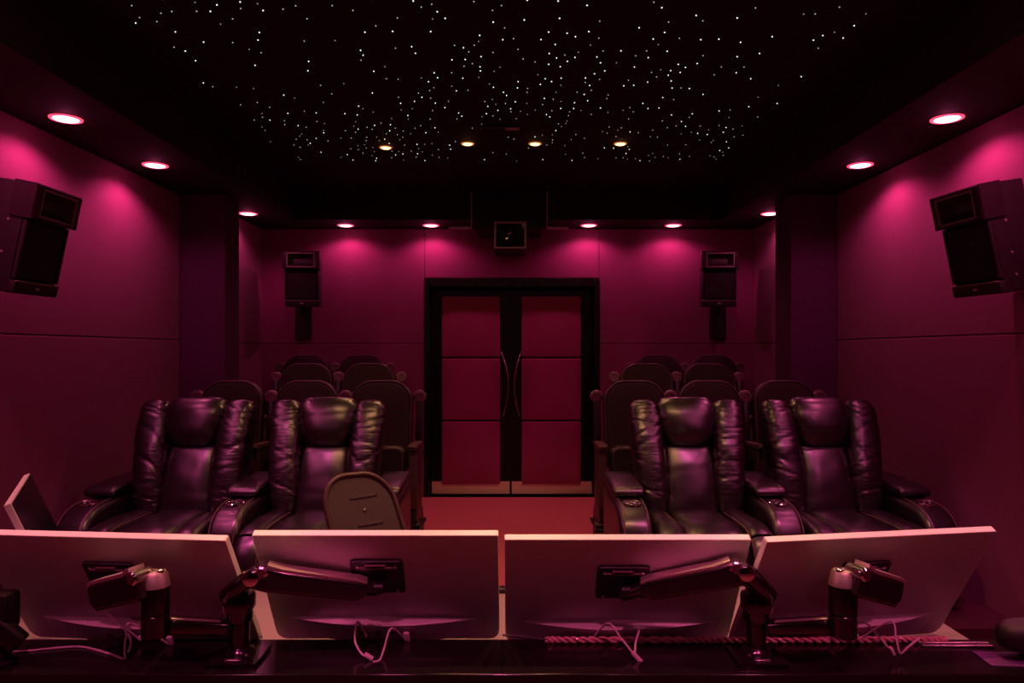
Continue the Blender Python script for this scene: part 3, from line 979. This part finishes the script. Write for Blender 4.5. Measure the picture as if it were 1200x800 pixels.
def plate(parent, mon, cx, cz):
    """black mounting plate with a handle slot, fixed flat on a monitor's back"""
    t, T, bot, yaw = mon
    RZ = Matrix.Rotation(yaw, 4, 'Z'); full = Matrix.Translation(bot) @ RZ @ T
    bm = B(); P = [(u + cx, v + cz) for u, v in rrect(.138, .118, .008, 4)]
    solid(bm, P, .0005, .010, .002, lambda a, b, c: (a, -c, b), 2)
    bmesh.ops.transform(bm, matrix=full, verts=bm.verts[:])
    p = obj('mounting_plate', bm, 'black_plastic', parent)
    bm = B(); box(bm, cx - .045, cx + .045, -.016, -.0105, cz + .036, cz + .041); box(bm, cx - .03, cx + .025, -.016, -.0105, cz + .046, cz + .049)
    bmesh.ops.transform(bm, matrix=full, verts=bm.verts[:]); obj('plate_slot', bm, 'cap_plastic', p)
    for sx in (-1, 1):
        for sz in (-1, 1):
            bm = B(); lathe(bm, [(.004, .010), (.004, .013), (.002, .014)], (cx + sx * .05, 0, cz + sz * .05 - (.01 if sz > 0 else 0)), (0, -1, 0), 8)
            bmesh.ops.transform(bm, matrix=full, verts=bm.verts[:]); obj('screw', bm, 'steel', p)
    return full @ V((cx, -.03, cz - .015))


def spring_arm(parent, A, Bp, head, h0=.058, h1=.046, w=.05):
    """spring arm from pivot A to tip B with a bright top cover, then a tilt head"""
    A, Bp = V(A), V(Bp); tdir = (Bp - A).normalized(); s = tdir.cross(V((0, 0, 1))).normalized(); u = s.cross(tdir); L = (Bp - A).length
    P = [(0, -h0 * .5), (L * .12, -h0 * .58), (L * .9, -h1 * .62), (L, -h1 * .25), (L * .97, h1 * .42), (L * .9, h1 * .5), (L * .25, h0 * .42), (L * .1, h0 * .52), (0, h0 * .45)]
    bm = B(); solid(bm, P, -w / 2, w / 2, .008, lambda a, b, c: A + tdir * a + u * b + s * c, 3)
    arm_ = obj('spring_arm', bm, 'arm_metal', parent)
    Q = [(L * .10, h0 * .50), (L * .25, h0 * .40), (L * .9, h1 * .48), (L * .975, h1 * .40), (L * .975, h1 * .52), (L * .9, h1 * .62), (L * .25, h0 * .53), (L * .1, h0 * .64)]
    bm = B(); solid(bm, Q, -w / 2 + .002, w / 2 - .002, .001, lambda a, b, c: A + tdir * a + u * b + s * c, 2)
    obj('arm_cover', bm, 'arm_bright', arm_)
    bm = B(); lathe(bm, [(.012, -w / 2 - .004), (.017, -w / 2), (.017, w / 2), (.012, w / 2 + .004)], A + tdir * L * .06 + u * h0 * .25, s, 16)
    obj('arm_pivot', bm, 'chrome', arm_)
    hd = B(); tube(hd, [Bp - tdir * .012, Bp + (head - Bp) * .5 + V((0, 0, -.004)), head], [.019, .017, .020], 12)
    h = obj('tilt_head', hd, 'arm_metal', parent)
    bm = B(); lathe(bm, [(.012, -.030), (.015, -.027), (.015, .027), (.012, .030)], Bp + (head - Bp) * .5, (1, 0, 0), 14)
    obj('tilt_barrel', bm, 'black_plastic', h)
    return arm_


def base_post(parent, x, d, side, hh=.155):
    bm = B(); P = rrect(.13, .12, .008, 3); solid(bm, P, LZ, LZ + .010, .002, lambda a, b, c: (x + a, d + b - .005, c), 2)
    bp = obj('base_plate', bm, 'arm_metal', parent)
    bm = B(); box(bm, x - side * .0 - .02, x + .02, d - .055, d - .045, LZ + .010, LZ + .016, .001, 1); obj('base_bolt', bm, 'steel', bp)
    bm = B(); lathe(bm, [(.040, LZ + .010), (.036, LZ + .022), (.027, LZ + .028), (.025, LZ + .03), (.025, LZ + .095), (.031, LZ + .097), (.033, LZ + .102), (.033, LZ + .13), (.0335, LZ + .132), (.0335, LZ + hh), (.028, LZ + hh + .004)], (x, d, 0), (0, 0, 1), 28)
    return obj('post', bm, 'arm_metal', parent)


def joint(parent, x, d, z0, z1, topdir):
    bm = B(); lathe(bm, [(.030, z0), (.033, z0 + .003), (.033, z0 + .055), (.031, z0 + .057), (.034, z0 + .060), (.034, z1 - .035), (.028, z1 - .006), (.022, z1)], (x, d, 0), (0, 0, 1), 28)
    j = obj('joint', bm, 'arm_metal', parent)
    bm = B(); lathe(bm, [(.0345, z1 - .036), (.029, z1 - .006), (.024, z1 + .001), (.006, z1 + .002)], (x, d, 0), (0, 0, 1), 28)
    obj('joint_cap', bm, 'arm_bright', j)
    bm = B(); lathe(bm, [(.010, 0), (.010, .006), (.006, .009)], (x - .012, d - .01, z1), (0, 0, 1), 12); lathe(bm, [(.010, 0), (.010, .006), (.006, .009)], (x + .014, d - .006, z1), (0, 0, 1), 12)
    obj('cap_screw', bm, 'chrome', j)
    return j


def dual_arm(label, sd, px_post, inner, inner_plate, outer, outer_plate, elbow_tip, arm_end, jx, out_a, out_b):
    d = 1.90
    x = (px_post - 601) * d / F
    t = thing('monitor_mount', label, 'monitor mount', (x, d, LZ), 0, 'twin monitor mounts on the desk ledge')
    # children are modelled in world coordinates, then moved into the thing's frame
    base_post(t, x, d, sd)
    # elbow on top of the post, leaning to the inner monitor
    A = V((x + sd * .030, d - .01, LZ + .160)); Bq = V(elbow_tip)
    bm = B(); bar(bm, A, Bq, .060, .046, .012)
    e = obj('elbow', bm, 'arm_metal', t)
    bm = B(); lathe(bm, [(.012, -.034), (.020, -.030), (.020, .030), (.012, .034)], Bq, (0, 1, 0), 18); obj('elbow_pivot', bm, 'chrome', e)
    bm = B(); box(bm, x - .036, x + .036, d - .036, d + .03, LZ + .120, LZ + .172, .012, 2); obj('elbow_block', bm, 'arm_metal', e)
    hd = plate(t, inner, *inner_plate)
    spring_arm(t, Bq, arm_end, hd)
    # lower extension arm to the outer joint
    J = V((jx[0], jx[1], 0))
    zj0, zj1 = jx[2], jx[3]
    bm = B(); a0 = V((x - 0, d, LZ + .075)); b0 = V((J.x, J.y, zj0 + .030)); dr = (b0 - a0).normalized()
    bar(bm, a0 + dr * .03, b0 - dr * .03, .046, .040, .008); ex = obj('extension_arm', bm, 'arm_metal', t)
    bm = B(); off = V((0, -.012, .0215)); bar(bm, a0 + dr * .045 + off, b0 - dr * .040 + off, .016, .003, .001); obj('arm_strip', bm, 'arm_bright', ex)
    joint(t, J.x, J.y, zj0, zj1, sd)
    hd2 = plate(t, outer, *outer_plate)
    spring_arm(t, out_a, out_b, hd2, .070, .060, .052)
    for ch in t.children:
        ch.matrix_parent_inverse = Matrix.Identity(4)
    # shift meshes from world to local (each mesh is used once)
    off = Matrix.Translation((-x, -d, -LZ))
    for ch in t.children:
        ch.data.transform(off)
        for g in ch.children: g.data.transform(off)
    return t


dual_arm('twin-armed monitor mount on the ledge left of the centre gap', -1, 281, m2, (-.005, .262), m1, (.000, .262),
         at(298, 674, 1.85), at(432, 690, 1.90), (at(182, 700, 1.80).x, 1.80, .815, .975),
         at(170, 682, 1.77), at(112, 697, 1.82))
dual_arm('twin-armed monitor mount on the ledge right of the centre gap', 1, 886, m3, (-.003, .255), m4, (-.020, .262),
         at(871, 668, 1.85), at(750, 690, 1.90), (at(988, 700, 1.80).x, 1.80, .815, .978),
         at(1000, 677, 1.77), at(1050, 693, 1.81))

# black stand of the leftmost monitor at the photo edge
t = thing('monitor_stand', 'black monitor stand at the left photo edge on the ledge', 'stand', at(2, 0, 1.86).xy.to_3d() + V((0, 0, LZ)))
bm = B(); lathe(bm, [(.045, 0), (.045, .008), (.030, .014), (.030, .085), (.027, .09)], (-.01, 0, 0), (0, 0, 1), 24); obj('post', bm, 'black_plastic', t)
bm = B(); box(bm, -.05, .032, -.03, .03, .09, .185, .010, 2); obj('clamp_block', bm, 'black_plastic', t)
bm = B(); bar(bm, (-.02, -.02, .125), (.055, -.01, .055), .04, .05, .006); obj('brace', bm, 'black_plastic', t)

# ================================================================== CABLES AND DESK ITEMS
CG = 'white monitor cables hanging over the ledge'


def cable(label, pts_, plugs, r=.0026, name='display_cable'):
    o = pts_[0]
    t = thing(name, label, 'cable', o, 0, CG)
    loc = [V(p) - o for p in pts_]
    bm = B(); tube(bm, spline(loc, 8), r, 7); obj('cord', bm, 'cable_white', t)
    for (A, Bp, w) in plugs:
        bm = B(); bar(bm, V(A) - o, V(Bp) - o, w, w * .7, .002); obj('plug', bm, 'cable_white', t)
    return t


def mcable(label, mon, x, ends, w=.016, blob=None, L=.030):
    a = mpos(mon, x, -.040, .078); b = mpos(mon, x + .002, -.046, .078 - L)
    pl = [(a, b, w)]
    if blob: pl.append((blob[0], blob[1], .014))
    cable(label, [b] + ends, pl)


mcable('thin white cable with small plug on the monitor left of the gap', m2, -.052, [at(419, 728, 1.94), at(416, 750, 1.92), at(424, 766, 1.89), at(433, 770, 1.89)], .011, (at(427, 766, 1.885), at(437, 772, 1.885)), .012)
mcable('white cable with long plug on the monitor left of the gap', m2, .060, [at(459, 736, 1.94), at(450, 760, 1.91), at(445, 773, 1.88), at(437, 775, 1.87)])
mcable('thin white cable with small plug on the monitor right of the gap', m3, -.083, [at(712, 730, 1.95), at(728, 748, 1.92), at(744, 768, 1.89), at(752, 776, 1.88)], .011, (at(741, 764, 1.885), at(752, 776, 1.88)), .012)
mcable('white cable with long plug on the monitor right of the gap', m3, .030, [at(749, 738, 1.94), at(745, 752, 1.92), at(744, 764, 1.90)])
mcable('thin white cable with small plug on the left edge monitor', m1, .030, [at(128, 720, 1.93), at(142, 733, 1.91), at(152, 746, 1.89), at(153, 756, 1.88), at(150, 764, 1.87)], .011, None, .012)
mcable('white cable with long plug on the left edge monitor', m1, .115, [at(154, 730, 1.93), at(148, 745, 1.90), at(146, 762, 1.88), at(147, 772, 1.87)])
mcable('thin white cable crossing behind the outer joint of the right end monitor', m4, -.060, [at(1008, 728, 1.92), at(1030, 746, 1.90), at(1045, 764, 1.88)], .010, (at(1043, 758, 1.88), at(1047, 767, 1.88)), .012)
mcable('white cable with long plug on the right end monitor', m4, .010, [at(1043, 728, 1.94), at(1050, 748, 1.90), at(1055, 765, 1.88), at(1064, 758, 1.88), at(1078, 747, 1.90)])
cable('long white cable lying along the left end of the ledge', [V((p.x, p.y, LZ + .003)) for p in (at(-14, 761, 1.93), at(25, 761, 1.93), at(60, 758, 1.95), at(95, 757, 1.96), at(125, 764, 1.92), at(145, 772, 1.88))], [], .003)

# twisted shiny cord along the rear of the ledge, right half
t = thing('twisted_cord', 'twisted shiny red cord lying along the right half of the ledge', 'cord', V((.5, 2.0, LZ)))
axis = [V((p.x, p.y, LZ + .009)) - V((.5, 2.0, LZ)) for p in (at(640, 750, 1.992), at(700, 750, 1.992), at(800, 749, 1.992), at(860, 746, 1.992), at(930, 746, 1.992), at(1000, 741, 1.992), at(1060, 738, 1.995), at(1108, 736, 1.995))]
ax = spline(axis, 60)
for ph in (0, PI):
    bm = B(); hp = [p + V((0, math.cos(i * .36 + ph), math.sin(i * .36 + ph))) * .0050 for i, p in enumerate(ax)]
    tube(bm, hp, .0048, 6); obj('strand', bm, 'cable_red', t)
bm = B(); tube(bm, spline([axis[0] + V((-.12, .004, .012)), axis[0] + V((-.06, .0, .008)), axis[0]], 8), .0028, 6); obj('lead_wire', bm, 'black_plastic', t)

# desk things at the right end and on the worktop
p = at(1166, 761, 1.94)
t = thing('desk_sheet', 'purple sheet lying on the right end of the ledge', 'sheet', V((1.29, 1.885, LZ)), R(-4))
obj('sheet', bx(-.07, .08, -.045, .045, 0, .003, .0008, 1), 'paper', t)
t = thing('metal_ruler', 'pair of thin metal bars at the right end of the ledge', 'ruler', V((1.20, 1.975, LZ)), R(-2))
for k in (0, 1):
    obj('metal_bar', bx(-.09, .10, -.014 + k * .02, -.004 + k * .02, 0, .006, .001, 1), 'steel', t)
t = thing('round_pad', 'black rounded pad at the right photo edge above the ledge', 'pad', V((1.355, 1.90, LZ)), R(8))
bm = B(); loft(bm, [((0, 0,   .024 + .068 * s), V((.09 * (.6 + .4 * endf(s, 2.5)), 0, 0)), V((0, .05 * (.6 + .4 * endf(s, 2.5)), 0))) for s in cosn(14)], 32, 2.4)
obj('cushion', bm, 'pad', t, 60)
bm = B(); lathe(bm, [(.03, 0), (.03, .006), (.012, .01), (.012, .032)], (0, 0, 0), (0, 0, 1), 18); obj('stem', bm, 'black_plastic', t)
t = thing('desk_box', 'small black box on the white worktop in the centre gap', 'box', V((at(587, 0, 2.50).x, 2.51, .69)))
obj('box_body', bx(-.03, .03, -.02, .02, 0, .016, .003, 1), 'black_plastic', t)

# ================================================================== OFFICE CHAIR
t = thing('office_chair', 'mesh backed office chair between the recliner and the left monitors', 'office chair', V((-.455, 3.02, 0)), R(34))
CR_ = R(21); CU = V((0, math.sin(CR_), math.cos(CR_))); CN = V((0, -math.cos(CR_), math.sin(CR_)))


def ck(u, v, w): return V((0, .20, .475)) + V((u - .13 * v, 0, 0)) + CU * v + CN * (w + .25 * u * u)


P = [(u * (1 - .10 * max(0, v) / .26), v + .26) for u, v in rrect(.345, .52, (.08, .08, .13, .13), 10)]
bm = B(); ps = [ck(u, v, 0) for u, v in P]; tube(bm, ps + [ps[0]], .012, 8); obj('back_frame', bm, 'chair_frame', t, 60)
bm = B(); I = inset_poly(P, .006); rings = []
cu_, cv_ = 0, .26
rings = [[ck(cu_ + (u - cu_) * s, cv_ + (v - cv_) * s, -.003 if False else .0) for u, v in I] for s in (1, .8, .6, .4, .2, .04)]
rings2 = [[q - CN * .004 for q in rg] for rg in reversed(rings)]
ring_mesh(bm, rings + rings2, cap=False, closed=True)
bk_ = obj('mesh_back', bm, 'mesh_chair', t, 60)
bm = B(); solid(bm, [(u, v + .17) for u, v in rrect(.20, .07, .02, 4)], -.03, -.012, .006, lambda a, b, c: ck(a, b, c), 3); obj('lumbar_pad', bm, 'chair_frame', t)
for v0, hw_ in ((.415, .062), (.29, .058)):
    bm = B(); bar(bm, ck(-hw_ + .02, v0, .002), ck(hw_ + .02, v0 + .004, .002), .004, .013, .0013, up=CU); obj('support_bar', bm, 'mesh_chair', t)
bm = B(); lathe(bm, [(.006, -.002), (.006, .004), (.003, .006)], ck(.01, .355, .003), CN, 10); obj('back_stud', bm, 'chrome', t)
bm = B(); tube(bm, spline([(0, .16, .40), (0, .30, .42), (0, .32, .56), (0, .33, .72)], 8), .018, 10); obj('back_spine', bm, 'black_plastic', t)
bm = B(); solid(bm, rrect(.48, .46, .10, 6), .42, .49, .03, lambda a, b, c: (a, b - .02, c), 4, bulge1=.01); obj('seat', bm, 'mesh_chair', t)
for s in (-1, 1):
    bm = B(); tube(bm, spline([(s * .20, .05, .41), (s * .27, .06, .44), (s * .275, .06, .60), (s * .27, .02, .62)], 6), .013, 8)
    a = obj('arm', bm, 'black_plastic', t)
    obj('arm_pad', bx(s * .27 - .035, s * .27 + .035, -.10, .12, .625, .645, .008, 2), 'black_plastic', a)
bm = B(); lathe(bm, [(.028, .09), (.028, .26), (.02, .262), (.02, .40), (.08, .402), (.08, .419)], (0, 0, 0), (0, 0, 1), 18); obj('gas_post', bm, 'black_plastic', t)
for k in range(5):
    a = 2 * PI * k / 5 + .3; e = V((math.cos(a), math.sin(a), 0))
    bm = B(); bar(bm, e * .02 + V((0, 0, .105)), e * .28 + V((0, 0, .075)), .045, .028, .006); lg = obj('leg', bm, 'black_plastic', t)
    bm = B(); lathe(bm, [(.020, -.022), (.0275, -.018), (.0275, .018), (.020, .022)], e * .28 + V((0, 0, .0275)), e.cross(V((0, 0, 1))), 16)
    tube(bm, [e * .28 + V((0, 0, .03)), e * .28 + V((0, 0, .08))], .008, 8); obj('caster', bm, 'black_plastic', lg)
